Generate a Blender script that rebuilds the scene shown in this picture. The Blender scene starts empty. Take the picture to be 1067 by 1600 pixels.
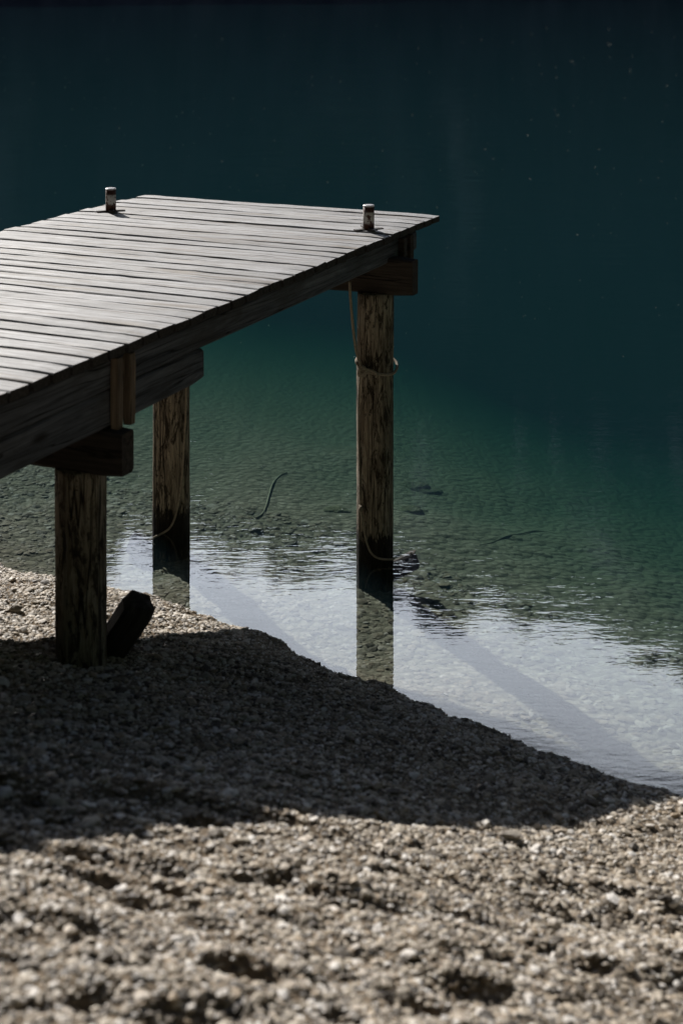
import bpy, bmesh, math, random
import numpy as np
from mathutils import Vector, Matrix, noise as mnoise

R = math.radians
rng = np.random.default_rng(7)
random.seed(7)
S = bpy.context.scene
COL = S.collection

# ------------------------------------------------------------------ camera
F = 2374.0                      # focal length in pixels of the 1067x1600 picture
CAM_H = 3.5
cd = bpy.data.cameras.new("camera")
cam = bpy.data.objects.new("camera", cd)
COL.objects.link(cam)
cam.location = (0, 0, CAM_H)
cam.rotation_euler = (R(90), 0, 0)
cd.sensor_fit = 'AUTO'
cd.sensor_width = 36.0
cd.lens = F / 1600 * 36.0
cd.shift_x = 0.0
cd.shift_y = -840 / 1600
cd.clip_start = 0.05
cd.clip_end = 6000
cd.dof.use_dof = True
cd.dof.focus_distance = 8.9
cd.dof.aperture_fstop = 2.4
S.camera = cam

# ------------------------------------------------------------------ light
SUN_EL = R(29.7)
SUN_DIR = Vector((-0.459 * math.cos(SUN_EL), 0.888 * math.cos(SUN_EL), math.sin(SUN_EL)))
SUN_AZ = math.atan2(SUN_DIR.x, SUN_DIR.y)       # clockwise from +Y
sd = bpy.data.lights.new("sun", 'SUN')
sd.energy = 5.0
sd.angle = R(0.53)
sd.color = (1.0, 0.95, 0.885)
sun = bpy.data.objects.new("sun", sd)
COL.objects.link(sun)
sun.rotation_euler = SUN_DIR.to_track_quat('Z', 'Y').to_euler()

W = bpy.data.worlds.new("World")
S.world = W
W.use_nodes = True
nt = W.node_tree
nt.nodes.clear()
out = nt.nodes.new('ShaderNodeOutputWorld')
bg = nt.nodes.new('ShaderNodeBackground')
sky = nt.nodes.new('ShaderNodeTexSky')
sky.sky_type = 'NISHITA'
sky.sun_disc = False
sky.sun_elevation = SUN_EL
sky.sun_rotation = SUN_AZ
sky.altitude = 900
sky.air_density = 0.30
sky.dust_density = 0.8
sky.ozone_density = 1.5
# a bright bank of cloud standing over the ridge across the lake
def wn(kind, **p):
    nd = nt.nodes.new(kind)
    for a_, b_ in p.items():
        setattr(nd, a_, b_)
    return nd
def wmath(op, a, b=None):
    nd = wn('ShaderNodeMath', operation=op)
    for sk, v in zip(nd.inputs, (a, b)):
        if v is None:
            continue
        if isinstance(v, (int, float)):
            sk.default_value = v
        else:
            nt.links.new(v, sk)
    return nd.outputs[0]
def wmr(v, a, b, c, d):
    nd = wn('ShaderNodeMapRange', interpolation_type='SMOOTHSTEP')
    for k_, x_ in zip(('From Min', 'From Max', 'To Min', 'To Max'), (a, b, c, d)):
        nd.inputs[k_].default_value = x_
    nt.links.new(v, nd.inputs['Value'])
    return nd.outputs[0]
tc = wn('ShaderNodeTexCoord')
cn = wn('ShaderNodeTexNoise')
cn.inputs['Scale'].default_value = 5.0
cn.inputs['Detail'].default_value = 5
nt.links.new(tc.outputs['Generated'], cn.inputs['Vector'])
sp = wn('ShaderNodeSeparateXYZ')
nt.links.new(tc.outputs['Generated'], sp.inputs[0])
jit = wmath('MULTIPLY', wmath('SUBTRACT', cn.outputs['Fac'], 0.5), 0.16)
elev = wmr(wmath('ADD', sp.outputs['Z'], jit), 0.465, 0.51, 1.0, 0.0)          # top of the cloud bank
azim = wmath('ARCTAN2', sp.outputs['X'], sp.outputs['Y'])
side = wmath('MULTIPLY', wmr(wmath('ADD', azim, jit), -0.36, -0.24, 0.0, 1.0), wmr(wmath('ADD', azim, jit), 0.28, 0.38, 1.0, 0.0))
puff = wmr(cn.outputs['Fac'], 0.35, 0.65, 0.82, 1.05)
mask = wmath('MULTIPLY', wmath('MULTIPLY', elev, side), puff)
cloud = wn('ShaderNodeMix', data_type='RGBA')
CLOUD = 64.0
cloud.inputs['B'].default_value = (CLOUD * 0.90, CLOUD * 0.975, CLOUD * 1.10, 1)
nt.links.new(mask, cloud.inputs['Factor'])
nt.links.new(sky.outputs['Color'], cloud.inputs['A'])
nt.links.new(cloud.outputs['Result'], bg.inputs['Color'])
bg.inputs['Strength'].default_value = 0.05
nt.links.new(bg.outputs[0], out.inputs[0])

S.view_settings.view_transform = 'Standard'
S.view_settings.look = 'None'
S.view_settings.exposure = 0.32
S.view_settings.gamma = 1.0
S.render.engine = 'CYCLES'
cy = S.cycles
cy.use_denoising = True
cy.denoiser = 'OPENIMAGEDENOISE'
cy.max_bounces = 6
cy.diffuse_bounces = 2
cy.glossy_bounces = 3
cy.transmission_bounces = 4
cy.volume_bounces = 0
cy.transparent_max_bounces = 12
cy.caustics_reflective = False
cy.caustics_refractive = False
cy.sample_clamp_indirect = 4.0


# ------------------------------------------------------------------ node helpers
class NT:
    """small helper to write node materials"""
    def __init__(self, name):
        self.m = bpy.data.materials.new(name)
        self.m.use_nodes = True
        self.t = self.m.node_tree
        self.t.nodes.clear()
        self.out = self.t.nodes.new('ShaderNodeOutputMaterial')

    def n(self, kind, **props):
        nd = self.t.nodes.new(kind)
        for k, v in props.items():
            setattr(nd, k, v)
        return nd

    def set(self, sock, v):
        if isinstance(v, bpy.types.NodeSocket):
            self.t.links.new(v, sock)
        elif v is not None:
            sock.default_value = v

    def coord(self, kind='Object'):
        return self.n('ShaderNodeTexCoord').outputs[kind]

    def mapping(self, vec, scale=(1, 1, 1), rot=(0, 0, 0), loc=(0, 0, 0)):
        nd = self.n('ShaderNodeMapping')
        self.set(nd.inputs['Vector'], vec)
        nd.inputs['Scale'].default_value = scale
        nd.inputs['Rotation'].default_value = rot
        self.set(nd.inputs['Location'], loc)
        return nd.outputs[0]

    def noise(self, vec, scale=1.0, detail=4, rough=0.55, dist=0.0):
        nd = self.n('ShaderNodeTexNoise')
        self.set(nd.inputs['Vector'], vec)
        nd.inputs['Scale'].default_value = scale
        nd.inputs['Detail'].default_value = detail
        nd.inputs['Roughness'].default_value = rough
        nd.inputs['Distortion'].default_value = dist
        return nd.outputs['Fac']

    def voronoi(self, vec, scale=1.0, feature='F1', out='Distance', rand=1.0):
        nd = self.n('ShaderNodeTexVoronoi', feature=feature)
        self.set(nd.inputs['Vector'], vec)
        nd.inputs['Scale'].default_value = scale
        nd.inputs['Randomness'].default_value = rand
        return nd.outputs[out]

    def mr(self, v, a, b, c=0.0, d=1.0, smooth=False):
        nd = self.n('ShaderNodeMapRange')
        if smooth:
            nd.interpolation_type = 'SMOOTHSTEP'
        self.set(nd.inputs['Value'], v)
        for k, x in zip(('From Min', 'From Max', 'To Min', 'To Max'), (a, b, c, d)):
            self.set(nd.inputs[k], x)
        return nd.outputs[0]

    def math(self, op, a, b=None, clamp=False):
        nd = self.n('ShaderNodeMath', operation=op)
        nd.use_clamp = clamp
        self.set(nd.inputs[0], a)
        if b is not None:
            self.set(nd.inputs[1], b)
        return nd.outputs[0]

    def vmath(self, op, a, b=None):
        nd = self.n('ShaderNodeVectorMath', operation=op)
        self.set(nd.inputs[0], a)
        if b is not None:
            self.set(nd.inputs[1], b)
        return nd.outputs[0]

    def mix(self, f, a, b, mode='MIX'):
        nd = self.n('ShaderNodeMix', data_type='RGBA', blend_type=mode)
        self.set(nd.inputs['Factor'], f)
        for k, v in (('A', a), ('B', b)):
            if isinstance(v, tuple) and len(v) == 3:
                v = v + (1,)
            self.set(nd.inputs[k], v)
        return nd.outputs['Result']

    def ramp(self, f, stops):
        nd = self.n('ShaderNodeValToRGB')
        self.set(nd.inputs[0], f)
        el = nd.color_ramp.elements
        while len(el) < len(stops):
            el.new(0.5)
        for e, (p, c) in zip(el, stops):
            e.position = p
            e.color = tuple(c) + (1,)
        return nd.outputs[0]

    def sep(self, vec):
        nd = self.n('ShaderNodeSeparateXYZ')
        self.set(nd.inputs[0], vec)
        return nd.outputs

    def comb(self, x, y, z):
        nd = self.n('ShaderNodeCombineXYZ')
        for i, v in enumerate((x, y, z)):
            self.set(nd.inputs[i], v)
        return nd.outputs[0]

    def island(self):
        return self.n('ShaderNodeNewGeometry').outputs['Random Per Island']

    def bump(self, h, strength=1.0, dist=0.01, normal=None):
        nd = self.n('ShaderNodeBump')
        self.set(nd.inputs['Height'], h)
        self.set(nd.inputs['Strength'], strength)
        nd.inputs['Distance'].default_value = dist
        if normal is not None:
            self.set(nd.inputs['Normal'], normal)
        return nd.outputs[0]

    def bsdf(self, color, rough=0.8, normal=None, metal=0.0, spec=0.5):
        nd = self.n('ShaderNodeBsdfPrincipled')
        if isinstance(color, tuple) and len(color) == 3:
            color = color + (1,)
        self.set(nd.inputs['Base Color'], color)
        self.set(nd.inputs['Roughness'], rough)
        self.set(nd.inputs['Metallic'], metal)
        self.set(nd.inputs['Specular IOR Level'], spec)
        if normal is not None:
            self.set(nd.inputs['Normal'], normal)
        self.t.links.new(nd.outputs[0], self.out.inputs['Surface'])
        return self.m


# ------------------------------------------------------------------ materials
def mat_deck():
    k = NT('weathered_deck_wood')
    r = k.island()
    co = k.coord('Object')
    off = k.comb(k.math('MULTIPLY', r, 57.0), k.math('MULTIPLY', r, 23.0), k.math('MULTIPLY', r, 91.0))
    v = k.vmath('ADD', co, off)
    grain = k.noise(k.mapping(v, (2.0, 75, 75)), 1.0, 5, 0.6, 0.6)
    fine = k.noise(k.mapping(v, (7.0, 240, 240)), 1.0, 3, 0.6)
    blotch = k.noise(k.mapping(v, (1.7, 11, 11)), 1.0, 4, 0.6)
    streak = k.noise(k.mapping(v, (0.9, 26, 26)), 1.0, 3, 0.5, 0.4)
    base = k.ramp(grain, [(0.25, (0.13, 0.128, 0.13)), (0.45, (0.315, 0.32, 0.335)), (0.72, (0.46, 0.47, 0.495))])
    tint = k.mr(r, 0, 1, 0.76, 1.14)
    base = k.mix(1.0, base, k.comb(tint, tint, tint), 'MULTIPLY')
    base = k.mix(k.mr(blotch, 0.54, 0.70, 0, 0.75, True), base, (0.20, 0.165, 0.125))
    base = k.mix(k.mr(streak, 0.57, 0.66, 0, 0.8, True), base, (0.12, 0.095, 0.075))
    base = k.mix(k.mr(fine, 0.35, 0.55, 0.6, 0, True), base, (0.10, 0.09, 0.085))
    kn = k.voronoi(k.mapping(v, (1.6, 9.0, 2.0)), 1.0)
    base = k.mix(k.mr(kn, 0.05, 0.12, 0.75, 0, True), base, (0.11, 0.085, 0.065))
    h = k.math('ADD', k.math('MULTIPLY', grain, 1.0), k.math('MULTIPLY', fine, 0.5))
    return k.bsdf(base, k.mr(grain, 0.3, 0.7, 0.75, 0.55), k.bump(h, 0.9, 0.004), spec=0.45)


def mat_beam(name, c0, c1, axis, stain):
    """dark aged timber, grain along axis 0/1/2 of the object"""
    k = NT(name)
    co = k.coord('Object')
    def sc(l, c):
        s = [c, c, c]; s[axis] = l
        return tuple(s)
    grain = k.noise(k.mapping(co, sc(1.6, 42)), 1.0, 6, 0.65, 0.7)
    fine = k.noise(k.mapping(co, sc(9, 190)), 1.0, 3, 0.6)
    blot = k.noise(k.mapping(co, sc(2.2, 6)), 1.0, 4, 0.6)
    crack = k.noise(k.mapping(co, sc(0.55, 17)), 1.0, 2, 0.5, 0.3)
    base = k.ramp(grain, [(0.3, c0), (0.7, c1)])
    base = k.mix(k.mr(blot, 0.45, 0.7, 0, 0.75, True), base, stain)
    ck = k.math('SUBTRACT', 1.0, k.mr(k.math('ABSOLUTE', k.math('SUBTRACT', crack, 0.5)), 0.0, 0.012, 0, 1, True))
    base = k.mix(k.math('MULTIPLY', ck, 0.85), base, (0.008, 0.008, 0.008))
    base = k.mix(k.mr(fine, 0.3, 0.55, 0.3, 0, True), base, (0.02, 0.02, 0.02))
    kn = k.voronoi(k.mapping(co, sc(1.4, 4.6)), 1.0)
    base = k.mix(k.mr(kn, 0.05, 0.13, 0.9, 0, True), base, (0.015, 0.013, 0.012))
    h = k.math('SUBTRACT', k.math('ADD', grain, k.math('MULTIPLY', fine, 0.5)), k.math('MULTIPLY', ck, 1.5))
    return k.bsdf(base, 0.85, k.bump(h, 0.8, 0.006), spec=0.25)


def mat_post(name, wet_top, rag=0.22):
    k = NT(name)
    co = k.coord('Object')
    grain = k.noise(k.mapping(co, (42, 42, 3.2)), 1.0, 7, 0.72, 1.0)
    fine = k.noise(k.mapping(co, (150, 150, 9)), 1.0, 3, 0.6)
    blot = k.noise(k.mapping(co, (9, 9, 2.6)), 1.0, 5, 0.7)
    peel = k.noise(k.mapping(co, (22, 22, 6.5)), 1.0, 7, 0.78, 0.6)
    base = k.ramp(grain, [(0.30, (0.055, 0.047, 0.038)), (0.46, (0.22, 0.185, 0.145)), (0.64, (0.50, 0.44, 0.35))])
    base = k.mix(k.mr(blot, 0.50, 0.64, 0, 0.65, True), base, (0.075, 0.058, 0.045))
    pale = k.noise(k.mapping(co, (14, 14, 2.2), loc=(5, 3, 1)), 1.0, 6, 0.7, 0.4)
    base = k.mix(k.mr(pale, 0.52, 0.60, 0, 0.6, True), base, (0.52, 0.475, 0.40))
    base = k.mix(k.mr(peel, 0.50, 0.57, 0, 0.88, True), base, (0.022, 0.017, 0.013))
    base = k.mix(k.mr(fine, 0.3, 0.5, 0.35, 0, True), base, (0.02, 0.016, 0.012))
    crack = k.noise(k.mapping(co, (15, 15, 0.5)), 1.0, 2, 0.5, 0.2)
    ck = k.math('SUBTRACT', 1.0, k.mr(k.math('ABSOLUTE', k.math('SUBTRACT', crack, 0.5)), 0.0, 0.014, 0, 1, True))
    base = k.mix(k.math('MULTIPLY', ck, 0.9), base, (0.008, 0.006, 0.005))
    z = k.sep(co)[2]
    zz = k.math('SUBTRACT', z, k.math('MULTIPLY', k.math('SUBTRACT', peel, 0.5), rag * 2))
    wet = k.mr(zz, wet_top, wet_top + 0.05, 0.94, 0, True)
    base = k.mix(wet, base, (0.008, 0.0075, 0.007))
    h = k.math('SUBTRACT', k.math('ADD', grain, k.math('MULTIPLY', peel, -0.5)), k.math('MULTIPLY', ck, 1.3))
    return k.bsdf(base, 0.85, k.bump(h, 1.0, 0.012), spec=0.2)


def mat_stone(name, dark=1.0, flat=0.0, spec=0.35):
    k = NT(name)
    r = k.island()
    co = k.coord('Object')
    c = k.ramp(r, [(0.0, (0.07, 0.06, 0.05)), (0.25, (0.20, 0.165, 0.122)), (0.45, (0.44, 0.375, 0.288)),
                   (0.62, (0.60, 0.54, 0.45)), (0.74, (0.40, 0.31, 0.21)), (0.88, (0.70, 0.65, 0.585)), (1.0, (0.82, 0.79, 0.75))])
    c = k.mix(flat, c, (0.33, 0.30, 0.245))
    n1 = k.noise(co, 60, 4, 0.6)
    f = k.mr(n1, 0.3, 0.7, 0.78 * dark, 1.15 * dark)
    c = k.mix(1.0, c, k.comb(f, f, f), 'MULTIPLY')
    # damp gravel just above the water line
    z = k.sep(co)[2]
    wet = k.mr(z, 0.01, 0.085, 0.8, 0.0, True)
    c = k.mix(wet, c, k.mix(1.0, c, (0.42, 0.40, 0.37), 'MULTIPLY'))
    return k.bsdf(c, 0.62, k.bump(k.noise(co, 160, 3, 0.6), 0.5, 0.003), spec=spec)


def mat_ground():
    k = NT('gravel_bed')
    co = k.coord('Object')
    z = k.sep(co)[2]
    big = k.noise(co, 1.6, 4, 0.6)
    n1 = k.noise(co, 38, 5, 0.7)
    sand = k.mix(k.mr(n1, 0.35, 0.65), (0.12, 0.093, 0.065), (0.34, 0.27, 0.195))
    sand = k.mix(k.mr(big, 0.4, 0.65, 0, 0.45), sand, (0.20, 0.165, 0.125))
    # cobbles of the lake bed
    vc = k.voronoi(k.mapping(co, (1, 1.0, 1)), 17, out='Color')
    vd = k.voronoi(co, 17, out='Distance')
    v2 = k.voronoi(co, 41, out='Color')
    g = k.sep(vc)[0]
    g2 = k.sep(v2)[1]
    cob = k.ramp(g, [(0.0, (0.15, 0.14, 0.12)), (0.5, (0.30, 0.27, 0.225)), (1.0, (0.46, 0.43, 0.37))])
    cob = k.mix(0.45, cob, k.ramp(g2, [(0.0, (0.14, 0.125, 0.10)), (1.0, (0.46, 0.42, 0.36))]))
    cob = k.mix(k.mr(vd, 0.30, 0.5, 0, 0.5, True), cob, (0.14, 0.13, 0.10))
    cob = k.mix(k.mr(big, 0.45, 0.62, 0.0, 0.35), cob, (0.17, 0.16, 0.115))
    under = k.mr(z, -0.03, 0.05, 1, 0, True)
    cob = k.mix(k.mr(z, -0.22, -0.55, 0.10, 0.85), cob, (0.185, 0.185, 0.125))     # a skin of silt and algae
    c = k.mix(under, sand, cob)
    wet = k.mr(z, 0.01, 0.085, 0.7, 0.0, True)
    c = k.mix(wet, c, k.mix(1.0, c, (0.5, 0.47, 0.43), 'MULTIPLY'))
    h = k.math('ADD', k.math('MULTIPLY', n1, 0.5), k.math('MULTIPLY', k.math('MULTIPLY', vd, under), -1.0))
    return k.bsdf(c, 0.9, k.bump(h, 1.0, 0.02), spec=0.04)


def mat_hills():
    k = NT('hazed_rock_slope')
    co = k.coord('Object')
    a = k.noise(k.mapping(co, (1, 1, 0.45)), 0.035, 6, 0.65)
    b = k.noise(k.mapping(co, (1, 1, 0.25)), 0.16, 4, 0.7)
    c = k.ramp(b, [(0.3, (0.085, 0.10, 0.15)), (0.7, (0.20, 0.215, 0.285))])  # rock tone lightened and blued, aerial haze put into the colour
    c = k.mix(k.mr(a, 0.52, 0.66, 0, 0.6, True), c, (0.26, 0.27, 0.31))
    # two pale scree gullies above the far shore
    x_, y_, z_ = k.sep(co)[0], k.sep(co)[1], k.sep(co)[2]
    az_ = k.math('ADD', k.math('ARCTAN2', x_, y_), k.math('MULTIPLY', k.math('SUBTRACT', k.noise(co, 0.05, 4, 0.6), 0.5), 0.09))
    for a0, wd, st in ((0.078, 0.012, 0.95), (-0.222, 0.03, 0.8), (0.035, 0.02, 0.4)):
        gm = k.mr(k.math('ABSOLUTE', k.math('SUBTRACT', az_, a0)), 0.0, wd, st, 0.0, True)
        gm = k.math('MULTIPLY', gm, k.math('MULTIPLY', k.mr(z_, 16, 34, 0, 1, True), k.mr(z_, 60, 110, 1, 0, True)))
        gm = k.math('MULTIPLY', gm, k.mr(b, 0.35, 0.6, 0.3, 1.0))
        c = k.mix(gm, c, (0.50, 0.51, 0.54))
    return k.bsdf(c, 0.95, spec=0.0)


def mat_sky_blockers():
    k = NT('dark_blocker_slope')
    co = k.coord('Object')
    b = k.noise(k.mapping(co, (1, 1, 0.25)), 0.16, 4, 0.7)
    return k.bsdf(k.ramp(b, [(0.3, (0.008, 0.012, 0.008)), (0.7, (0.026, 0.034, 0.022))]), 0.95, spec=0.0)


def mat_water():
    k = NT('lake_water')
    co = k.coord('Object')
    # capillary ripples, crests roughly across the view
    r1 = k.noise(k.mapping(co, (4.6, 15.0, 1), (0, 0, R(-10))), 1.0, 2, 0.5, 0.5)
    r2 = k.noise(k.mapping(co, (9.0, 30.0, 1), (0, 0, R(-6))), 1.0, 2, 0.5, 0.3)
    r3 = k.noise(k.mapping(co, (0.6, 1.9, 1), (0, 0, R(14))), 1.0, 2, 0.5)
    amp = k.mr(k.noise(co, 0.42, 3, 0.5), 0.35, 0.65, 0.35, 1.25)
    h = k.math('ADD', k.math('MULTIPLY', r1, 1.0), k.math('MULTIPLY', r2, 0.55))
    r4 = k.noise(co, 26.0, 2, 0.5)
    h = k.math('ADD', h, k.math('MULTIPLY', r4, 0.16))
    xyz = k.sep(co)
    off = k.math('ADD', k.math('MULTIPLY', xyz[0], 0.56), k.math('MULTIPLY', xyz[1], 0.83))   # metres off the shore
    amp = k.math('MULTIPLY', amp, k.mr(off, 6.9, 8.3, 0.30, 1.0, True))
    h = k.math('MULTIPLY', h, amp)
    r5 = k.noise(k.mapping(co, (17, 34, 1)), 1.0, 2, 0.5)
    h = k.math('ADD', h, k.math('MULTIPLY', r5, 0.16))
    h = k.math('ADD', h, k.math('MULTIPLY', k.math('MULTIPLY', r3, k.mr(off, 9.5, 22.0, 1.6, 6.0)), 1.0))
    nrm = k.bump(h, 1.0, WAVE)
    # Schlick reflectance, the same seen from above and from below
    geo = k.n('ShaderNodeNewGeometry')
    dt = k.n('ShaderNodeVectorMath', operation='DOT_PRODUCT')
    k.set(dt.inputs[0], geo.outputs['Incoming'])
    k.set(dt.inputs[1], nrm)
    ca = k.math('ABSOLUTE', dt.outputs['Value'])
    frv = k.math('MULTIPLY_ADD', k.math('POWER', k.math('SUBTRACT', 1.0, ca, True), 5.0), 0.98)
    frv.node.inputs[2].default_value = 0.022
    gl = k.n('ShaderNodeBsdfGlossy')
    gl.inputs['Roughness'].default_value = 0.0
    gl.inputs['Color'].default_value = (1, 1, 1, 1)
    k.set(gl.inputs['Normal'], nrm)
    tr = k.n('ShaderNodeBsdfTransparent')
    mx = k.n('ShaderNodeMixShader')
    k.set(mx.inputs[0], frv)
    k.set(mx.inputs[1], tr.outputs[0])
    k.set(mx.inputs[2], gl.outputs[0])
    k.t.links.new(mx.outputs[0], k.out.inputs['Surface'])
    ab = k.n('ShaderNodeVolumeAbsorption')
    ab.inputs['Color'].default_value = ABS_C
    ab.inputs['Density'].default_value = ABS_D
    scn = k.n('ShaderNodeVolumeScatter')
    scn.inputs['Color'].default_value = SCA_C
    scn.inputs['Density'].default_value = SCA_D
    scn.inputs['Anisotropy'].default_value = 0.0
    ad = k.n('ShaderNodeAddShader')
    k.t.links.new(ab.outputs[0], ad.inputs[0])
    k.t.links.new(scn.outputs[0], ad.inputs[1])
    k.t.links.new(ad.outputs[0], k.out.inputs['Volume'])
    return k.m


WAVE = 0.0010
ABS_C, ABS_D = (0.03, 0.49, 0.43, 1), 0.61
SCA_C, SCA_D = (0.30, 0.74, 1.0, 1), 0.034


def mat_rope(name, c):
    k = NT(name)
    co = k.coord('UV')
    w = k.n('ShaderNodeTexWave', wave_type='BANDS', bands_direction='DIAGONAL')
    k.set(w.inputs['Vector'], k.mapping(co, (1, 1, 1)))
    w.inputs['Scale'].default_value = 1.0
    w.inputs['Distortion'].default_value = 0.4
    n = k.noise(k.coord('Object'), 90, 3, 0.6)
    col = k.mix(k.mr(n, 0.35, 0.65), tuple(x * 0.6 for x in c), c)
    col = k.mix(k.mr(w.outputs['Fac'], 0.0, 0.5, 0.55, 0), col, tuple(x * 0.25 for x in c))
    return k.bsdf(col, 0.9, k.bump(w.outputs['Fac'], 0.8, 0.004), spec=0.2)


def mat_bollard(seed):
    k = NT('rusty_painted_steel')
    co = k.mapping(k.coord('Object'), loc=(seed, seed * 2.3, 0))
    z = k.sep(k.coord('Object'))[2]
    n = k.noise(co, 38, 5, 0.65, 0.3)
    n2 = k.noise(co, 90, 3, 0.6)
    rust = k.mix(k.mr(n2, 0.35, 0.65), (0.035, 0.012, 0.008), (0.10, 0.042, 0.024))
    band = k.math('MULTIPLY', k.mr(z, 0.03, 0.055, 0, 1, True), k.mr(z, 0.105, 0.115, 1, 0, True))
    chip = k.mr(k.math('ADD', n, k.math('MULTIPLY', k.math('SUBTRACT', z, 0.07), 2.2)), 0.44, 0.5, 0, 1, True)
    c = k.mix(k.math('MULTIPLY', band, chip), rust, (0.52, 0.50, 0.47))
    return k.bsdf(c, 0.55, k.bump(n, 0.4, 0.002), spec=0.4)


def mat_plain(name, c, rough, spec=0.4, metal=0.0, nscale=60, var=0.35):
    k = NT(name)
    n = k.noise(k.coord('Object'), nscale, 4, 0.6)
    col = k.mix(k.mr(n, 0.3, 0.7), tuple(x * (1 - var) for x in c), tuple(min(1, x * (1 + var)) for x in c))
    return k.bsdf(col, rough, k.bump(n, 0.4, 0.003), metal, spec)


M = {}
M['deck'] = mat_deck()
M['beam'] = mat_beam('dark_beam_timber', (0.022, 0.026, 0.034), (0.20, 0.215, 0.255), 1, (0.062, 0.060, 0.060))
M['end_and_shade'] = mat_plain('dark_end_grain_and_shade', (0.05, 0.046, 0.044), 0.9, 0.2, 0.0, 90, 0.6)
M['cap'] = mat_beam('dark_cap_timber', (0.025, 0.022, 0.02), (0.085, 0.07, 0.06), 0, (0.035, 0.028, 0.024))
M['batten'] = mat_beam('brown_batten_timber', (0.09, 0.07, 0.055), (0.36, 0.28, 0.21), 2, (0.05, 0.04, 0.03))
M['post_lake'] = mat_post('waterworn_post_wood', 0.125)
M['post_shore'] = mat_post('shore_post_wood', 0.35, 0.5)
M['stub'] = mat_beam('black_stub_timber', (0.014, 0.013, 0.012), (0.085, 0.08, 0.074), 2, (0.03, 0.027, 0.025))
M['gravel'] = mat_stone('pale_gravel')
M['bedstone'] = mat_stone('lake_bed_stone', 0.80, 0.35, 0.03)
k = NT('silted_boulder')
_n = k.noise(k.coord('Object'), 22, 5, 0.7)
M['boulder'] = k.bsdf(k.ramp(_n, [(0.35, (0.07, 0.068, 0.045)), (0.65, (0.185, 0.18, 0.125))]), 0.95, k.bump(_n, 0.8, 0.03), spec=0.0)
M['ground'] = mat_ground()
M['hills'] = mat_hills()
M['sky_blockers'] = mat_sky_blockers()
M['water'] = mat_water()
M['rope'] = mat_rope('worn_tan_rope', (0.66, 0.58, 0.47))
M['steel'] = mat_plain('dark_rusted_plate', (0.045, 0.032, 0.026), 0.5)
M['capwhite'] = mat_plain('worn_white_cap', (0.55, 0.55, 0.58), 0.35, var=0.12)
M['fluff'] = mat_plain('pale_fluff', (0.55, 0.55, 0.52), 0.9)
M['silted'] = mat_plain('silted_branch', (0.13, 0.12, 0.085), 0.9, 0.2)
M['drowned'] = mat_plain('silted_rope', (0.24, 0.23, 0.17), 0.9, 0.05)
M['sunken'] = mat_beam('sunken_timber', (0.02, 0.02, 0.017), (0.07, 0.062, 0.05), 0, (0.03, 0.028, 0.022))


# ------------------------------------------------------------------ object helpers
def link(name, me, mat=None, parent=None, loc=None, rot=None):
    o = bpy.data.objects.new(name, me)
    COL.objects.link(o)
    if mat is not None:
        me.materials.append(mat)
    if parent is not None:
        o.parent = parent
    if loc is not None:
        o.location = loc
    if rot is not None:
        o.rotation_euler = rot
    return o


def tag(o, label=None, cat=None, group=None, kind=None):
    for k_, v in (('label', label), ('category', cat), ('group', group), ('kind', kind)):
        if v:
            o[k_] = v
    return o


def empty(name, loc, rz=0.0):
    o = bpy.data.objects.new(name, None)
    COL.objects.link(o)
    o.location = loc
    o.rotation_euler = (0, 0, rz)
    o.empty_display_size = 0.1
    return o


def np_mesh(name, V, Fc, smooth=False):
    me = bpy.data.meshes.new(name)
    V = np.asarray(V, np.float32)
    Fc = np.asarray(Fc, np.int32)
    k = Fc.shape[1]
    me.vertices.add(len(V))
    me.vertices.foreach_set('co', V.ravel())
    me.loops.add(Fc.size)
    me.loops.foreach_set('vertex_index', Fc.ravel())
    me.polygons.add(len(Fc))
    me.polygons.foreach_set('loop_start', np.arange(0, Fc.size, k, dtype=np.int32))
    me.polygons.foreach_set('loop_total', np.full(len(Fc), k, np.int32))
    me.polygons.foreach_set('use_smooth', np.full(len(Fc), smooth))
    me.update(calc_edges=True)
    me.validate()
    return me


def bm_mesh(name, bm, smooth=False):
    me = bpy.data.meshes.new(name)
    bmesh.ops.recalc_face_normals(bm, faces=bm.faces)
    bm.to_mesh(me)
    bm.free()
    if smooth:
        for p in me.polygons:
            p.use_smooth = True
    return me


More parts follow.
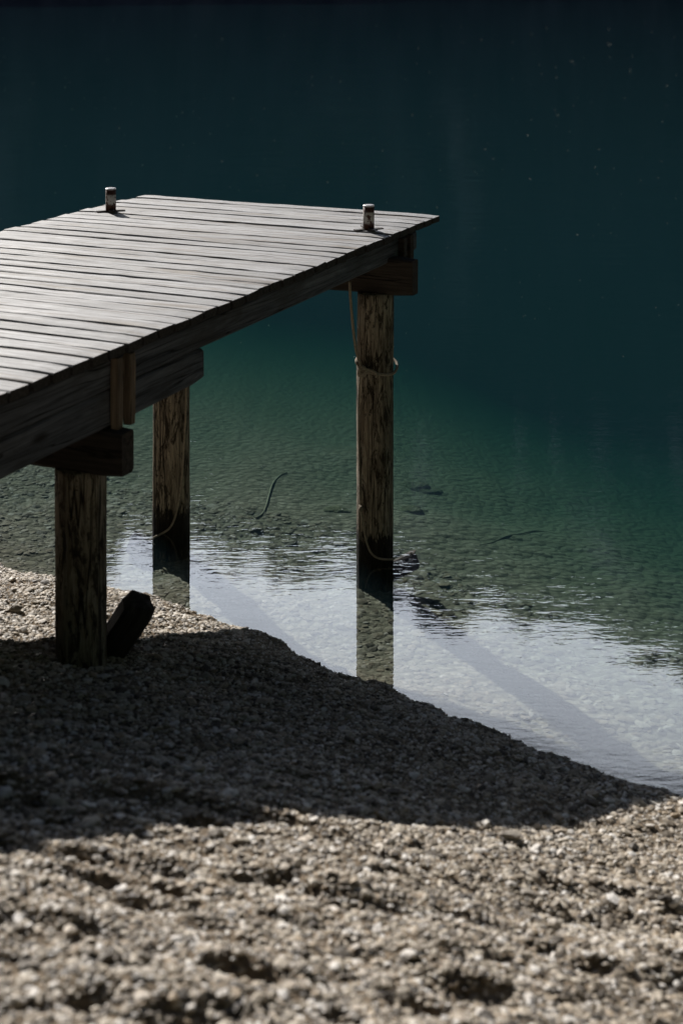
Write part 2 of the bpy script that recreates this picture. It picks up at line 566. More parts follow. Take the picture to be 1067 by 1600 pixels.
def add_timber(bm, x0, x1, y0, y1, z0, z1, axis, segs, wob=0.003, bev=0.006, seed=0.0):
    """a sawn timber along one axis: cut into segments, a little warped, edges worn"""
    lo = [x0, y0, z0]
    hi = [x1, y1, z1]
    a, b = [i for i in range(3) if i != axis]
    prof = []
    for sa, sb in ((0, 0), (1, 0), (1, 1), (0, 1)):
        pa = hi[a] if sa else lo[a]
        pb = hi[b] if sb else lo[b]
        da = -1 if sa else 1
        db = -1 if sb else 1
        p1 = (pa + da * bev, pb)
        p2 = (pa, pb + db * bev)
        if (sa, sb) in ((0, 0), (1, 1)):
            prof += [p2, p1]
        else:
            prof += [p1, p2]
    rings = []
    for i in range(segs + 1):
        t = i / segs
        c = lo[axis] + (hi[axis] - lo[axis]) * t
        inset = bev * 0.6 if i in (0, segs) else 0.0
        ring = []
        for j, (pa, pb) in enumerate(prof):
            ca, cb = (lo[a] + hi[a]) / 2, (lo[b] + hi[b]) / 2
            na = mnoise.noise((c * 1.3 + seed, j * 0.31 + seed * 3.1, seed)) * wob
            nb = mnoise.noise((c * 1.1 + seed * 2, j * 0.37 + 9.0, seed + 4)) * wob
            ga = mnoise.noise((c * 9 + seed, j * 5.3, seed)) * wob * 0.5
            v = [0, 0, 0]
            v[axis] = c + (mnoise.noise((seed, j * 3.3, t * 7)) * wob * 1.5 if i in (0, segs) else 0)
            sx = -1 if pa > ca else 1
            sy = -1 if pb > cb else 1
            v[a] = pa + na + ga + sx * inset
            v[b] = pb + nb + ga + sy * inset
            ring.append(bm.verts.new(v))
        rings.append(ring)
    m = len(prof)
    for r0, r1 in zip(rings, rings[1:]):
        for j in range(m):
            bm.faces.new((r0[j], r0[(j + 1) % m], r1[(j + 1) % m], r1[j]))
    ends = [bm.faces.new(rings[0]), bm.faces.new(list(reversed(rings[-1])))]
    for f in ends:
        f.material_index = 1


def tube_mesh(name, pts, rad, sides=8, twist=0.0):
    """round tube along a smoothed path, with UVs for the strand pattern; rad a number or a list"""
    P = [Vector(p) for p in pts]
    Q = []
    n = len(P)
    radii = list(rad) if hasattr(rad, '__len__') else [rad] * n
    RR = []
    for i in range(n - 1):
        p0, p1, p2, p3 = P[max(i - 1, 0)], P[i], P[i + 1], P[min(i + 2, n - 1)]
        steps = max(3, int((p2 - p1).length / 0.02))
        steps = min(steps, 24)
        for s in range(steps):
            t = s / steps
            Q.append(0.5 * ((2 * p1) + (p2 - p0) * t + (2 * p0 - 5 * p1 + 4 * p2 - p3) * t * t + (3 * p1 - p0 - 3 * p2 + p3) * t ** 3))
            RR.append(radii[i] * (1 - t) + radii[i + 1] * t)
    Q.append(P[-1]); RR.append(radii[-1])
    bm = bmesh.new()
    uvl = bm.loops.layers.uv.new('UVMap')
    rings = []
    L = [0.0]
    up = Vector((0.13, 0.21, 0.97))
    for i, q in enumerate(Q):
        if i:
            L.append(L[-1] + (q - Q[i - 1]).length)
        d = (Q[min(i + 1, len(Q) - 1)] - Q[max(i - 1, 0)]).normalized()
        a = d.cross(up)
        if a.length < 0.2:
            a = d.cross(Vector((1, 0, 0)))
        a.normalize()
        b = a.cross(d)
        rings.append([bm.verts.new(q + (a * math.cos(t) + b * math.sin(t)) * RR[i]) for t in [2 * math.pi * j / sides for j in range(sides)]])
    for i in range(len(rings) - 1):
        for j in range(sides):
            f = bm.faces.new((rings[i][j], rings[i][(j + 1) % sides], rings[i + 1][(j + 1) % sides], rings[i + 1][j]))
            us = (L[i] * 40, L[i] * 40, L[i + 1] * 40, L[i + 1] * 40)
            vs = (j / sides * 6.28, (j + 1) / sides * 6.28, (j + 1) / sides * 6.28, j / sides * 6.28)
            for lp, u, v in zip(f.loops, us, vs):
                lp[uvl].uv = (u, v)
    bm.faces.new(rings[0])
    bm.faces.new(list(reversed(rings[-1])))
    return bm_mesh(name, bm, True)


# ------------------------------------------------------------------ terrain
SH_P = np.array([0.05, 7.59])       # a point of the shore line
SH_N = np.array([-0.56, -0.83])     # inland direction


def vnoise(x, y, seed):
    """smooth value noise, vectorised"""
    xi = np.floor(x).astype(np.int64); yi = np.floor(y).astype(np.int64)
    fx = x - xi; fy = y - yi
    fx = fx * fx * (3 - 2 * fx); fy = fy * fy * (3 - 2 * fy)
    def h(a, b):
        n = (a * 374761393 + b * 668265263 + seed * 974634777) & 0x7fffffff
        n = ((n ^ (n >> 13)) * 1274126177) & 0x7fffffff
        return ((n ^ (n >> 16)) & 0xffff) / 65535.0
    return (h(xi, yi) * (1 - fx) + h(xi + 1, yi) * fx) * (1 - fy) + (h(xi, yi + 1) * (1 - fx) + h(xi + 1, yi + 1) * fx) * fy


PITS = [(rng.uniform(-2.4, 2.4), rng.uniform(2.6, 5.0), rng.uniform(0.020, 0.044), rng.uniform(0.012, 0.023), rng.uniform(1.4, 3.0)) for _ in range(260)]


def water_edge(x, y, e):
    """signed distance to the water's edge: the bank is undercut towards the right"""
    t = np.clip((x - 0.0) / 1.5, 0, 1)
    lump = (vnoise(x * 5 + 1, y * 5, 31) - 0.5) * 0.10 + (vnoise(x * 13, y * 13, 32) - 0.5) * 0.06
    return e - 0.15 - 0.29 * t * t * (3 - 2 * t) + lump


def inland(x, y):
    d = (x - SH_P[0]) * SH_N[0] + (y - SH_P[1]) * SH_N[1]
    wig = (vnoise(x * 0.9 + 3, y * 0.9, 1) - 0.5) * 0.22 + (vnoise(x * 2.7, y * 2.7, 2) - 0.5) * 0.10
    return d + 0.10 + wig * np.clip(1.4 - np.abs(d) * 0.6, 0, 1)


PROF_E = np.linspace(0, 40, 2001)
_z = np.interp(PROF_E, [0, 0.25, 0.53, 0.8, 1.75, 2.32, 2.9, 3.63, 5.0, 7.0, 10, 40], [0, 0.125, 0.25, 0.345, 0.615, 0.79, 0.985, 1.20, 1.58, 2.0, 2.3, 6.0])
_k = np.hanning(31); _k /= _k.sum()
PROF_Z = np.convolve(np.pad(_z, 15, mode='reflect', reflect_type='odd'), _k, mode='valid')


def height(x, y, detail=True):
    x = np.asarray(x, float); y = np.asarray(y, float)
    e = inland(x, y)
    ew = water_edge(x, y, e)
    ep = np.clip(e, 0, None)
    w = np.clip(-ew, 0, None)
    land = np.minimum(np.interp(ep, PROF_E, PROF_Z) - 0.055 * np.clip(x / 0.8, 0, 1) * np.clip(ep / 0.8, 0, 1), 0.66 * np.clip(ew, 0, None))
    dep = 0.11 * (1 - np.exp(-w / 0.2)) + 0.048 * w * (1 + 0.45 * np.clip(x - 0.3, 0, 2.5)) + 0.0072 * w ** 2
    dep = 30 * np.tanh(dep / 30)
    z = land - dep
    if detail:
        near = np.clip(1 - (np.hypot(x, y - 6.0) - 6) / 4.0, 0, 1)
        dry = np.clip(ew / 0.30, 0.0, 1) * near
        lump = (vnoise(x * 2.2, y * 3.6, 3) - 0.5) * 0.05 + (vnoise(x * 4.5, y * 8.5, 4) - 0.5) * 0.036 + (vnoise(x * 11, y * 19, 5) - 0.5) * 0.034
        fore = np.clip((5.4 - y) / 0.8, 0.45, 1)
        z = z + lump * dry * fore
        for px, py, pr, pd, asp in PITS:
            q = ((x - px) / (pr * asp)) ** 2 + ((y - py) / pr) ** 2
            z = z - dry * pd * np.exp(-q) + dry * pd * 0.45 * np.exp(-(((x - px) / (pr * asp)) ** 2 + ((y - py - pr * 1.7) / pr) ** 2))
        bed = np.clip(-ew / 0.3, 0, 1) * near
        z = z + bed * ((vnoise(x * 1.7, y * 1.7, 6) - 0.5) * 0.06 + (vnoise(x * 9, y * 9, 7) - 0.5) * 0.02)
    return z


def axis_coords(lo, a, b, hi, step, grow=1.25):
    c = list(np.arange(a, b + 1e-6, step))
    s = step
    left = []
    p = a
    while p > lo:
        s *= grow; p -= s
        left.append(p)
    s = step; p = c[-1]
    right = []
    while p < hi:
        s *= grow; p += s
        right.append(p)
    return np.array(left[::-1] + c + right)


gx = axis_coords(-420, -3.4, 3.4, 420, 0.022)
gy = axis_coords(-420, 2.6, 10.5, 420, 0.022)
GX, GY = np.meshgrid(gx, gy)
GZ = height(GX, GY)
nx, ny = len(gx), len(gy)
idx = np.arange(nx * ny).reshape(ny, nx)
quads = np.stack([idx[:-1, :-1], idx[:-1, 1:], idx[1:, 1:], idx[1:, :-1]], -1).reshape(-1, 4)
ground = link('ground', np_mesh('ground', np.stack([GX, GY, GZ], -1).reshape(-1, 3), quads, True), M['ground'])
tag(ground, kind='structure')

# water body: a closed box, its top the lake surface
bm = bmesh.new()
bmesh.ops.create_cube(bm, size=1.0)
for v in bm.verts:
    v.co = Vector((v.co.x * 780, v.co.y * 780, 0.0 if v.co.z > 0 else -34.0))
water = link('water', bm_mesh('water', bm), M['water'])
tag(water, kind='structure')

# mountains across the lake; unseen ones behind added, steep to block sky light
AZ_EL = [(-180, 50), (-120, 50), (-70, 42), (-40, 24), (-22, 23.5), (-12, 22.2), (-9.5, 21.2), (-8, 20.4), (-3, 21.0), (0.5, 21.8), (4, 22.6), (9, 22.8), (12.5, 23.8), (25, 28), (60, 44), (120, 50), (180, 50)]
naz, nr = 720, 60
az = np.linspace(-180, 180, naz, endpoint=False)
el = np.interp(az, [a for a, _ in AZ_EL], [b for _, b in AZ_EL])
el = el + (vnoise(az * 0.9, az * 0 + 3, 11) - 0.5) * 1.2 + (vnoise(az * 3.0, az * 0 + 7, 12) - 0.5) * 0.5
rr = 300 + 480 * np.linspace(0, 1, nr) ** 1.2
A, RRR = np.meshgrid(np.radians(az), rr)
T = (RRR - 300) / 480
HX = RRR * np.sin(A); HY = RRR * np.cos(A)
ridge = (700 * np.tan(np.radians(el)))[None, :] + CAM_H
t = np.clip(T / 0.833, 0, 1)
HZ = ridge * (t ** 0.9) - 4 * (1 - t)
HZ = np.where(T > 0.833, ridge * (1 - (T - 0.833) * 1.5), HZ)
HZ = HZ + (vnoise(HX * 0.03, HY * 0.03, 13) - 0.5) * 22 * np.clip(T * 3, 0, 1) * np.clip((0.833 - T) * 5, 0, 1) + (vnoise(HX * 0.12, HY * 0.12, 14) - 0.5) * 6 * np.clip(T * 5, 0, 1)
hid = np.arange(naz * nr).reshape(nr, naz)
hq = np.stack([hid[:-1, :], np.roll(hid, -1, 1)[:-1, :], np.roll(hid, -1, 1)[1:, :], hid[1:, :]], -1).reshape(-1, 4)
HV = np.stack([HX, HY, HZ], -1).reshape(-1, 3)
front = np.abs(np.degrees(np.arctan2(HV[hq[:, 0], 0], HV[hq[:, 0], 1]))) < 62
hills = link('hills', np_mesh('hills', HV, hq[front], True), M['hills'])
tag(hills, kind='structure')
sky_blockers = link('sky_blocking_hills', np_mesh('sky_blocking_hills', HV, hq[~front], True), M['sky_blockers'])  # unseen dark slopes, added to cut sky light and bounced sun
tag(sky_blockers, kind='structure')

# ------------------------------------------------------------------ stones
ICO = []


def ico_templates():
    for sub in (1, 2):
        L = []
        for s in range(10):
            b = bmesh.new()
            bmesh.ops.create_icosphere(b, subdivisions=sub, radius=1.0)
            V = np.array([v.co[:] for v in b.verts])
            Fc = np.array([[v.index for v in f.verts] for f in b.faces])
            b.free()
            r = np.random.default_rng(100 + s + sub * 50)
            # chop the ball with a few planes: broken, angular gravel
            for _ in range(7 if sub == 2 else 4):
                nrm = r.normal(size=3); nrm /= np.linalg.norm(nrm)
                d = r.uniform(0.5, 0.85)
                k_ = V @ nrm
                V = V - np.where(k_ > d, k_ - d, 0)[:, None] * nrm
            V = V * (1 + r.normal(size=(len(V), 1)) * (0.07 if sub == 1 else 0.025))
            L.append((V, Fc))
        ICO.append(L)


ico_templates()


def stones_mesh(name, xy, size, sub=0, flat=(0.4, 0.75), sink=0.25, tilt=0.35):
    n = len(xy)
    z = height(xy[:, 0], xy[:, 1])
    pick = rng.integers(0, 10, n)
    Vs, Fs = [], []
    off = 0
    for t in range(10):
        sel = np.where(pick == t)[0]
        if not len(sel):
            continue
        V, Fc = ICO[sub][t]
        m = len(sel)
        sc = np.stack([np.ones(m), rng.uniform(0.55, 0.95, m), rng.uniform(*flat, m)], 1) * size[sel][:, None]
        P = V[None] * sc[:, None, :]
        a = rng.uniform(0, 2 * np.pi, m)
        tx = rng.normal(0, tilt, m)
        ty = rng.normal(0, tilt, m)
        def rot(P, ang, i, j):
            c, s = np.cos(ang)[:, None], np.sin(ang)[:, None]
            Q = P.copy()
            Q[:, :, i] = P[:, :, i] * c - P[:, :, j] * s
            Q[:, :, j] = P[:, :, i] * s + P[:, :, j] * c
            return Q
        P = rot(P, tx, 1, 2); P = rot(P, ty, 0, 2); P = rot(P, a, 0, 1)
        P[:, :, 0] += xy[sel, 0][:, None]
        P[:, :, 1] += xy[sel, 1][:, None]
        P[:, :, 2] += (z[sel] + size[sel] * (0.5 - sink) * 0.8)[:, None]
        nv = len(V)
        Vs.append(P.reshape(-1, 3))
        Fs.append((Fc[None] + (off + np.arange(m) * nv)[:, None, None]).reshape(-1, 3))
        off += m * nv
    return np_mesh(name, np.concatenate(Vs), np.concatenate(Fs), False)


def in_view(x, y, z, mx=380, my=260):
    px = 533 + F * x / np.maximum(y, 0.1)
    py = -40 + F * (CAM_H - z) / np.maximum(y, 0.1)
    return (px > -mx) & (px < 1067 + mx) & (py < 1600 + my)


def scatter(n, x0, x1, y0, y1, e0, e1, my=260):
    x = rng.uniform(x0, x1, n); y = rng.uniform(y0, y1, n)
    e = inland(x, y)
    e = water_edge(x, y, e)
    ok = (e > e0) & (e < e1) & in_view(x, y, height(x, y, False), 640, my)
    return np.stack([x[ok], y[ok]], 1)


def patchy(xy, seed, f, lo, hi):
    v = vnoise(xy[:, 0] * f, xy[:, 1] * f, seed)
    return xy[rng.uniform(0, 1, len(xy)) < np.clip((v - lo) / (hi - lo), 0.05, 1)]


xy = scatter(300000, -3.6, 3.4, 2.9, 9.6, -0.10, 5.2)
sz = np.clip(rng.lognormal(math.log(0.0078), 0.42, len(xy)), 0.0035, 0.020)
xyb = patchy(scatter(80000, -3.6, 3.2, 2.9, 9.4, 0.42, 5.2), 21, 1.6, 0.15, 0.75)
szb = np.clip(rng.lognormal(math.log(0.0118), 0.36, len(xyb)), 0.007, 0.028)
xyc = patchy(scatter(3600, -3.6, 3.2, 4.3, 9.0, 0.45, 4.2), 22, 1.1, 0.3, 0.8)
szc = np.clip(rng.lognormal(math.log(0.026), 0.25, len(xyc)), 0.016, 0.042)
g = link('gravel', stones_mesh('gravel', np.concatenate([xy, xyb, xyc]), np.concatenate([sz, szb, szc]), 0, (0.16, 0.46), 0.30, 0.17), M['gravel'])
tag(g, 'pale grey and tan gravel covering the sloping beach', 'gravel', kind='stuff')

xy = scatter(26000, -4.2, 4.2, 6.0, 11.5, -2.2, -0.03)
wd = np.clip(-water_edge(xy[:, 0], xy[:, 1], inland(xy[:, 0], xy[:, 1])), 0, 1)
sz = np.minimum(np.clip(rng.lognormal(math.log(0.022), 0.42, len(xy)), 0.008, 0.06), 0.007 + wd * 0.05)
g = link('lake_bed_stones', stones_mesh('lake_bed_stones', xy, sz, 0, (0.10, 0.24), 0.46, 0.10), M['bedstone'])
tag(g, 'flat stones strewn over the lake bed under clear shallow water', 'stones', kind='stuff')


def on_ground(px, py):
    """world point of the ground under a pixel of the photograph"""
    rx, rz = (px - 533) / F, -(py + 40) / F
    ys = np.linspace(2.8, 30, 4000)
    zs = CAM_H + rz * ys
    hit = np.where(zs <= height(rx * ys, ys))[0]
    y = ys[hit[0]] if len(hit) else 8.0
    return float(rx * y), float(y)


def lone_stone(px, py, wpx, label, flat=(0.45, 0.6), mat='gravel', sub=1, dz=0.0):
    x, y = on_ground(px, py)
    r = wpx / F * y / 2
    me = stones_mesh('stone', np.array([[0.0, 0.0]]), np.array([r]), sub, flat, 0.2, 0.2)
    c = np.empty(len(me.vertices) * 3, np.float32)
    me.vertices.foreach_get('co', c)
    c = c.reshape(-1, 3)
    c[:, 2] -= float(height(0.0, 0.0)) 
    me.vertices.foreach_set('co', c.ravel())
    o = link('stone', me, M[mat], None, (x, y, float(height(x, y)) + dz * r))
    tag(o, label, 'stone', 'larger stones lying on the beach')
    return o


# ------------------------------------------------------------------ pier
FRX, FRY = 0.631, 9.787
TH = math.atan2(-0.411, 0.912)
DZ = 1.95
pier = empty('wooden_pier', (FRX, FRY, 0), TH)
tag(pier, 'weathered grey plank pier on round timber posts reaching out over the lake', 'pier')


def loc2w(lx, ly):
    return (FRX + 0.9117 * lx + 0.4108 * ly, FRY - 0.4108 * lx + 0.9117 * ly)


DW = 2.21
bm = bmesh.new()
y = 0.0
i = 0
while y > -9.4:
    wdt = 0.134 + random.uniform(-0.004, 0.004)
    gap = random.choice([0.008, 0.009, 0.011, 0.012, 0.014])
    z1 = DZ + random.uniform(-0.003, 0.003)
    e0 = random.uniform(-0.004, 0.003)
    e1 = random.uniform(-0.02, 0.012)
    if i == 0:
        e0, e1, z1 = 0.0, 0.0, DZ
    nb = len(bm.verts)
    add_timber(bm, -DW + e1, e0, y - wdt + gap, y, z1 - 0.045, z1, 0, 22, 0.005, 0.005, 3.7 * i + 1)
    bm.verts.ensure_lookup_table()
    tl = random.uniform(-0.02, 0.02)
    for v in bm.verts[nb:]:
        v.co.z += (v.co.y - (y - wdt / 2)) * tl
    y -= wdt
    i += 1
bm.normal_update()
bmesh.ops.recalc_face_normals(bm, faces=bm.faces)
for f in bm.faces:
    f.material_index = 0 if f.normal.z > 0.4 else 1  # all but the tops dark: end grain, plus gap shade painted in
o = link('deck', bm_mesh('deck', bm), M['deck'], pier)
o.data.materials.append(M['end_and_shade'])

def timber(name, mat, *a, seed=0.0, wob=0.004, bev=0.011, segs=24, axis=1):
    b = bmesh.new()
    add_timber(b, *a, axis, segs, wob, bev, seed)
    return link(name, bm_mesh(name, b), M[mat], pier)

ZB = DZ - 0.052
timber('stringer', 'beam', -0.165, -0.035, -9.3, -0.30, 1.768, ZB, seed=1.5, segs=60)
timber('stringer', 'beam', -2.175, -2.045, -9.3, -0.30, 1.768, ZB, seed=2.5, segs=60)
timber('stringer', 'beam', -1.17, -1.04, -9.3, -0.30, 1.768, ZB, seed=3.5, segs=60)
timber('lower_beam', 'beam', -0.160, -0.040, -5.6, -2.99, 1.612, 1.762, seed=5.5)
timber('lower_beam', 'beam', -2.170, -2.050, -5.6, -3.09, 1.612, 1.766, seed=6.5)
timber('cap_beam', 'cap', -2.33, 0.120, -0.785, -0.675, 1.582, 1.800, seed=8.5, axis=0, bev=0.012)
timber('cap_beam', 'cap', -2.30, 0.048, -3.855, -3.745, 1.420, 1.609, seed=9.5, axis=0, bev=0.012)
timber('cap_beam', 'cap', -2.30, 0.082, -7.2, -6.98, 1.432, 1.760, seed=10.5, axis=0, bev=0.012)
# pairs of battens pinning the stringer over each cap
for y0, zl in ((-3.785, 1.605), (-3.690, 1.60)):
    timber('batten', 'batten', -0.033, 0.006, y0 - 0.021, y0 + 0.021, zl, 1.90, seed=y0 * 3, axis=2, segs=6, bev=0.003, wob=0.002)
for y0, zl in ((-0.60, 1.735), (-0.49, 1.745)):
    timber('batten', 'cap', -0.033, 0.006, y0 - 0.025, y0 + 0.025, zl, 1.897, seed=y0 * 5, axis=2, segs=6, bev=0.003, wob=0.002)


def post(lx, ly, z0, z1, r0, r1, mat, seed, lean=(0, 0)):
    b = bmesh.new()
    sides, rows = 40, 46
    rings = []
    for i in range(rows + 1):
        t_ = i / rows
        z = z0 + (z1 - z0) * t_
        r = r0 + (r1 - r0) * t_
        ring = []
        for j in range(sides):
            a = 2 * math.pi * j / sides
            ca, sa = math.cos(a), math.sin(a)
            n = mnoise.noise((ca * 0.9 + seed, sa * 0.9, z * 0.7)) * 0.010 + mnoise.noise((ca * 5 + seed, sa * 5, z * 0.9)) * 0.0045 + mnoise.noise((ca * 9 + seed, sa * 9, z * 4.0)) * 0.002
            q = r + n
            ring.append(b.verts.new((lx + ca * q + lean[0] * (z - z1), ly + sa * q + lean[1] * (z - z1), z)))
        rings.append(ring)
    for q0, q1 in zip(rings, rings[1:]):
        for j in range(sides):
            b.faces.new((q0[j], q0[(j + 1) % sides], q1[(j + 1) % sides], q1[j]))
    b.faces.new(rings[-1])
    b.faces.new(list(reversed(rings[0])))
    return link('post', bm_mesh('post', b, True), M[mat], pier)


def w2loc(x, y):
    dx, dy = x - FRX, y - FRY
    return (0.9117 * dx - 0.4108 * dy, 0.4108 * dx + 0.9117 * dy)

RP = w2loc(0.205, 9.17)
MP = w2loc(-1.08, 9.64)
LP = w2loc(-1.10, 6.42)
post(RP[0], RP[1], -0.9, 1.584, 0.113, 0.110, 'post_lake', 3.0, (0.004, -0.003))
post(MP[0], MP[1], -0.9, 1.594, 0.120, 0.117, 'post_lake', 7.7)
post(LP[0], LP[1], 0.1, 1.422, 0.109, 0.107, 'post_shore', 12.2)
post(-1.95, LP[1], 0.1, 1.432, 0.110, 0.107, 'post_shore', 15.2)
post(-0.22, -7.1, 0.4, 1.432, 0.110, 0.107, 'post_shore', 18.2)
post(-1.95, -7.1, 0.4, 1.432, 0.110, 0.107, 'post_shore', 21.2)


# ------------------------------------------------------------------ bollards
def bollard(lx, ly, label, seed, rot):
    wx, wy = loc2w(lx, ly)
    root = empty('mooring_bollard', (wx, wy, DZ + 0.002), rot)
    tag(root, label, 'bollard', 'mooring bollards at the end of the pier')
    b = bmesh.new()
    bmesh.ops.create_cone(b, cap_ends=True, segments=28, radius1=0.034, radius2=0.034, depth=0.135)
    bmesh.ops.translate(b, verts=b.verts, vec=(0, 0, 0.0755))
    o = link('tube', bm_mesh('tube', b), mat_bollard(seed), root)
    for p in o.data.polygons:
        p.use_smooth = len(p.vertices) == 4
    b = bmesh.new()
    prev = None
    for z, r in ((0.1432, 0.0350), (0.1500, 0.0350), (0.1530, 0.030), (0.1540, 0.018), (0.1545, 0.002)):
        ring = [b.verts.new((r * math.cos(a), r * math.sin(a), z)) for a in [2 * math.pi * j / 28 for j in range(28)]]
        if prev:
            for j in range(28):
                b.faces.new((prev[j], prev[(j + 1) % 28], ring[(j + 1) % 28], ring[j]))
        else:
            b.faces.new(list(reversed(ring)))
        prev = ring
    b.faces.new(prev)
    link('cap', bm_mesh('cap', b, False), M['capwhite'], root)
    # two crossed flat bars as the foot, with bolts
    for k_, a in enumerate((0.0, math.pi / 2)):
        b = bmesh.new()
        add_timber(b, -0.092, 0.092, -0.019, 0.019, 0.001 + 0.0075 * k_, 0.009 + 0.0075 * k_, 0, 4, 0.0008, 0.002, seed + k_)
        o = link('foot_bar', bm_mesh('foot_bar', b), M['steel'], root)
        o.rotation_euler = (0, 0, a)
    b = bmesh.new()
    q = bmesh.ops.create_cone(b, cap_ends=True, segments=8, radius1=0.006, radius2=0.005, depth=0.014)
    bmesh.ops.rotate(b, verts=b.verts, cent=(0, 0, 0), matrix=Matrix.Rotation(R(90), 3, 'X'))
    bmesh.ops.translate(b, verts=b.verts, vec=(0, -0.036, 0))
    bmesh.ops.rotate(b, verts=b.verts, cent=(0, 0, 0), matrix=Matrix.Rotation(-rot - 0.35, 3, 'Z'))
    bmesh.ops.translate(b, verts=b.verts, vec=(0, 0, 0.118))
    link('bolt', bm_mesh('bolt', b), M['steel'], root)
    return root


bollard(-0.185, -0.725, 'rusty bollard with a broad band of pale paint beside the right edge of the pier', 1.3, R(22))
bollard(-2.005, -0.75, 'rusty bollard with blotchy flaking paint by the far left edge of the pier', 5.9, R(16))

# ------------------------------------------------------------------ ropes
def at(px, py, Y):
    return Vector(((px - 533) / F * Y, Y, CAM_H - (py + 40) / F * Y))


def ring_pts(c, rad, z0, z1, a0, a1, n):
    return [Vector((c[0] + rad * math.cos(a0 + (a1 - a0) * i / n), c[1] + rad * math.sin(a0 + (a1 - a0) * i / n), z0 + (z1 - z0) * i / n)) for i in range(n + 1)]


rc = (0.208, 9.17)
RT = 0.0085
rope = empty('mooring_rope', (rc[0] - 0.12, rc[1] - 0.05, 0))
tag(rope, 'pale tan rope hanging from the cap beam and knotted round the post in open water', 'rope', 'ropes on the pier posts')


def rope_part(name, pts, rad, mat='rope'):
    o = rope.location
    return link(name, tube_mesh(name, [Vector(p) - Vector(o) for p in pts], rad), M[mat], rope)


def ang(deg):
    return R(deg)


kn = at(566, 578, 9.05)
rope_part('hanging_line', [at(546, 440, 9.02), at(547, 465, 9.02), at(551, 510, 9.04), at(556, 548, 9.05), at(563, 570, 9.05), kn], RT)
# loop round the post, sagging to the right
zc = CAM_H - (580 + 40) / F * 9.1
rope_part('loop', [kn] + ring_pts(rc, 0.122, zc + 0.005, zc - 0.012, ang(-112), ang(-60), 5) + ring_pts(rc, 0.128, zc - 0.012, zc + 0.075, ang(-40), ang(90), 8)
          + ring_pts(rc, 0.119, zc + 0.075, zc + 0.02, ang(110), ang(232), 8) + [kn], RT)
k0 = kn
rope_part('knot', [k0 + Vector((-0.018, -0.012, 0.012)), k0 + Vector((0.0, -0.026, 0.026)), k0 + Vector((0.018, -0.022, 0.006)), k0 + Vector((0.004, -0.03, -0.018)),
                   k0 + Vector((-0.022, -0.02, -0.014)), k0 + Vector((-0.012, -0.03, 0.010)), k0 + Vector((0.014, -0.03, 0.016)), k0 + Vector((0.022, -0.02, -0.012)), k0 + Vector((-0.008, -0.022, -0.034)), k0 + Vector((-0.026, -0.012, -0.02))], RT * 1.1)
rope_part('tail', [k0, k0 + Vector((0.035, -0.022, 0.006)), k0 + Vector((0.07, -0.026, -0.006)), k0 + Vector((0.085, -0.022, -0.024)), k0 + Vector((0.072, -0.022, -0.034))], RT)
rope_part('trailing_line', [k0 + Vector((-0.01, -0.012, -0.01)), at(561, 600, 9.08), at(560, 660, 9.10), at(561, 720, 9.10), at(562, 775, 9.09), at(563, 796, 9.07), at(566, 812, 9.06), at(570, 838, 9.05),
                            at(578, 862, 9.04), at(590, 872, 9.02), at(606, 874, 9.02), at(616, 873, 9.03)], RT * 0.7)
rope_part('lower_knot', [at(562, 790, 9.08), at(565, 795, 9.05), at(563, 800, 9.05), at(561, 796, 9.06), at(564, 792, 9.05)], RT * 0.95)

mrope = link('post_rope', tube_mesh('post_rope', [at(291, 600, 9.54), at(290, 650, 9.535), at(287, 700, 9.53), at(284, 745, 9.525), at(279, 785, 9.52), at(272, 812, 9.515), at(264, 826, 9.51), at(250, 835, 9.52), at(240, 840, 9.55), at(232, 847, 9.58)], 0.0065), M['rope'])
tag(mrope, 'thin brown rope running down the shaded post and into the water at its foot', 'rope', 'ropes on the pier posts')


def bed_pt(px, py, lift=0.0):
    x, y = on_ground(px, py)
    return Vector((x, y, float(height(x, y)) + lift))


srope = link('sunken_rope', tube_mesh('sunken_rope', [bed_pt(400, 811, .008), bed_pt(410, 804, .008), bed_pt(416, 790, .008), bed_pt(420, 775, .008), bed_pt(426, 757, .008), bed_pt(437, 745, .008), bed_pt(448, 740, .008)], 0.0058), M['drowned'])
tag(srope, 'pale rope lying on the lake bed beneath the green water', 'rope')

# ------------------------------------------------------------------ leaning stub timbers
def stub(name, label, base, top, wx, wy, mat, roll=0.0):
    base, top = Vector(base), Vector(top)
    L = (top - base).length
    b = bmesh.new()
    add_timber(b, -wx / 2, wx / 2, -wy / 2, wy / 2, 0, L, 2, 10, 0.006, 0.014, base.x * 7)
    for v in b.verts:                               # worn, chamfered head
        if v.co.z > L - 0.001:
            v.co.x *= 0.90; v.co.y *= 0.90
        elif v.co.z > L * 0.88:
            v.co.z += 0.02
    o = link(name, bm_mesh(name, b), M[mat])
    o.location = base
    zx = (top - base).normalized()
    yx = Vector((0, 1, 0)); yx = (yx - zx * yx.dot(zx)).normalized()
    xx = yx.cross(zx)
    m = Matrix((xx, yx, zx)).transposed() @ Matrix.Rotation(roll, 3, 'Z')
    o.rotation_euler = m.to_euler()
    tag(o, label, 'timber')
    return o


stub('leaning_timber', 'black square timber stub leaning out of the gravel against the shore post', at(128, 1081, 6.66), at(220, 942, 6.56), 0.135, 0.10, 'stub', R(22))
stub('sunken_timber', 'brown squared timber end breaking the water beside the post in open water', at(575, 912, 9.20), at(650, 872, 9.20), 0.10, 0.09, 'sunken', R(-10))
stub('drowned_timber', 'dark timber block under water left of the shaded post', at(252, 876, 9.56), at(207, 846, 9.62), 0.13, 0.11, 'sunken', R(10))

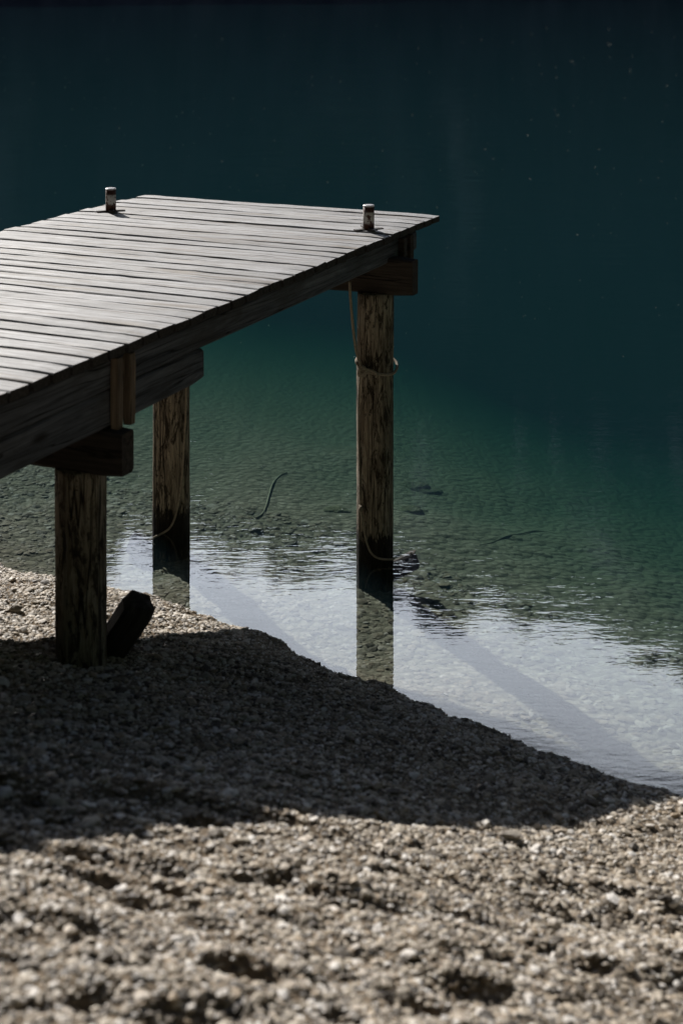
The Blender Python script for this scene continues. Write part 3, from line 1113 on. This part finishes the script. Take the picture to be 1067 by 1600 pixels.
br = link('sunken_branch', tube_mesh('sunken_branch', [bed_pt(748, 852, .0), bed_pt(768, 848, .0), bed_pt(790, 840, .006), bed_pt(812, 835, .004), bed_pt(832, 831, .004), bed_pt(850, 830, .0)], [0.004, 0.006, 0.005, 0.005, 0.004, 0.002]), M['silted'])
tag(br, 'thin dark branch lying on the lake bed right of the posts', 'branch')

# ------------------------------------------------------------------ single stones
for a in [
    (24, 955, 26, 'pale flat stone in sunlight at the left border beside the shadow post'),
    (36, 988, 22, 'small wedge shaped stone lit by the sun left of the shore post'),
    (20, 925, 16, 'pale stone nearest the water left of the shore post'),
    (103, 1022, 22, 'grey slab stone leaning at the foot of the shore post'),
    (322, 1060, 22, 'pale flat stone in the pier shadow right of the timber stub'),
    (343, 1092, 15, 'bluish round stone in the middle of the pier shadow'),
    (382, 1122, 18, 'light stone below the bluish round one in the pier shadow'),
    (402, 1190, 28, 'square tan stone in the centre of the pier shadow'),
    (541, 1121, 22, 'grey white stone in shadow below the reflected post'),
    (715, 1168, 20, 'pale sliver of stone near the shaded crest of the bank'),
    (968, 1207, 26, 'dark rounded stone on the crest by the tip of the pier shadow'),
    (824, 1402, 30, 'round grey pebble standing proud of the sunlit gravel'),
    (337, 1307, 30, 'long white stone at the sunlit edge of the pier shadow'),
    (110, 1272, 34, 'large pale stone in the dark lower left of the shadow'),
    (1037, 1333, 20, 'small grey stone in sunlight by the right border'),
    (795, 1310, 38, 'flat white stone on sunlit gravel below the shadow'),
    (228, 1502, 34, 'white oblong stone in the blurred foreground gravel'),
]:
    lone_stone(*a)
for (px, py, wpx, lb) in [(640, 799, 44, 'dark boulder under green water right of the post in open water'),
                          (524, 798, 34, 'small dark boulder on the lake bed left of the post in open water'),
                          (646, 764, 60, 'long dim boulder deepest under the green water behind the post')]:
    x, y = on_ground(px, py)
    r = wpx * 0.62 / F * y
    b = bmesh.new()
    bmesh.ops.create_icosphere(b, subdivisions=4, radius=1.0)
    for v in b.verts:
        n1 = mnoise.noise(v.co * 1.7 + Vector((px, py, 0))) * 0.35 + mnoise.noise(v.co * 4.5 + Vector((py, px, 3))) * 0.14 + mnoise.noise(v.co * 11) * 0.05
        v.co *= 1 + n1
        v.co = Vector((v.co.x * r, v.co.y * r * 0.8, v.co.z * r * 0.30))
    o = link('boulder', bm_mesh('boulder', b, True), M['boulder'], None, (x, y, float(height(x, y)) - 0.10 * r))
    tag(o, lb)
    o.name = 'boulder'
    o['group'] = 'boulders on the lake bed'
    o['category'] = 'boulder'

# ------------------------------------------------------------------ fluff drifting on the water
pts = []
for _ in range(300):
    px = rng.uniform(-60, 1130)
    py = 25 + 620 * rng.beta(1.2, 1.9)
    Y = F * CAM_H / (py + 40)
    pts.append(((px - 533) / F * Y, Y))
pts = np.array(pts)
V, Fc = ICO[0][0]
Vs, Fs = [], []
for i, (x, y_) in enumerate(pts):
    r = y_ / F * rng.choice([0.55, 0.7, 0.9, 1.15], p=[.3, .35, .25, .1])
    Vs.append(V * np.array([r, r, r * 0.7]) + np.array([x, y_, 0.3 * r]))
    Fs.append(Fc + i * len(V))
fl = link('floating_fluff', np_mesh('floating_fluff', np.concatenate(Vs), np.concatenate(Fs)), M['fluff'])
tag(fl, 'tiny pale specks of plant fluff drifting on the dark water', 'fluff', kind='stuff')
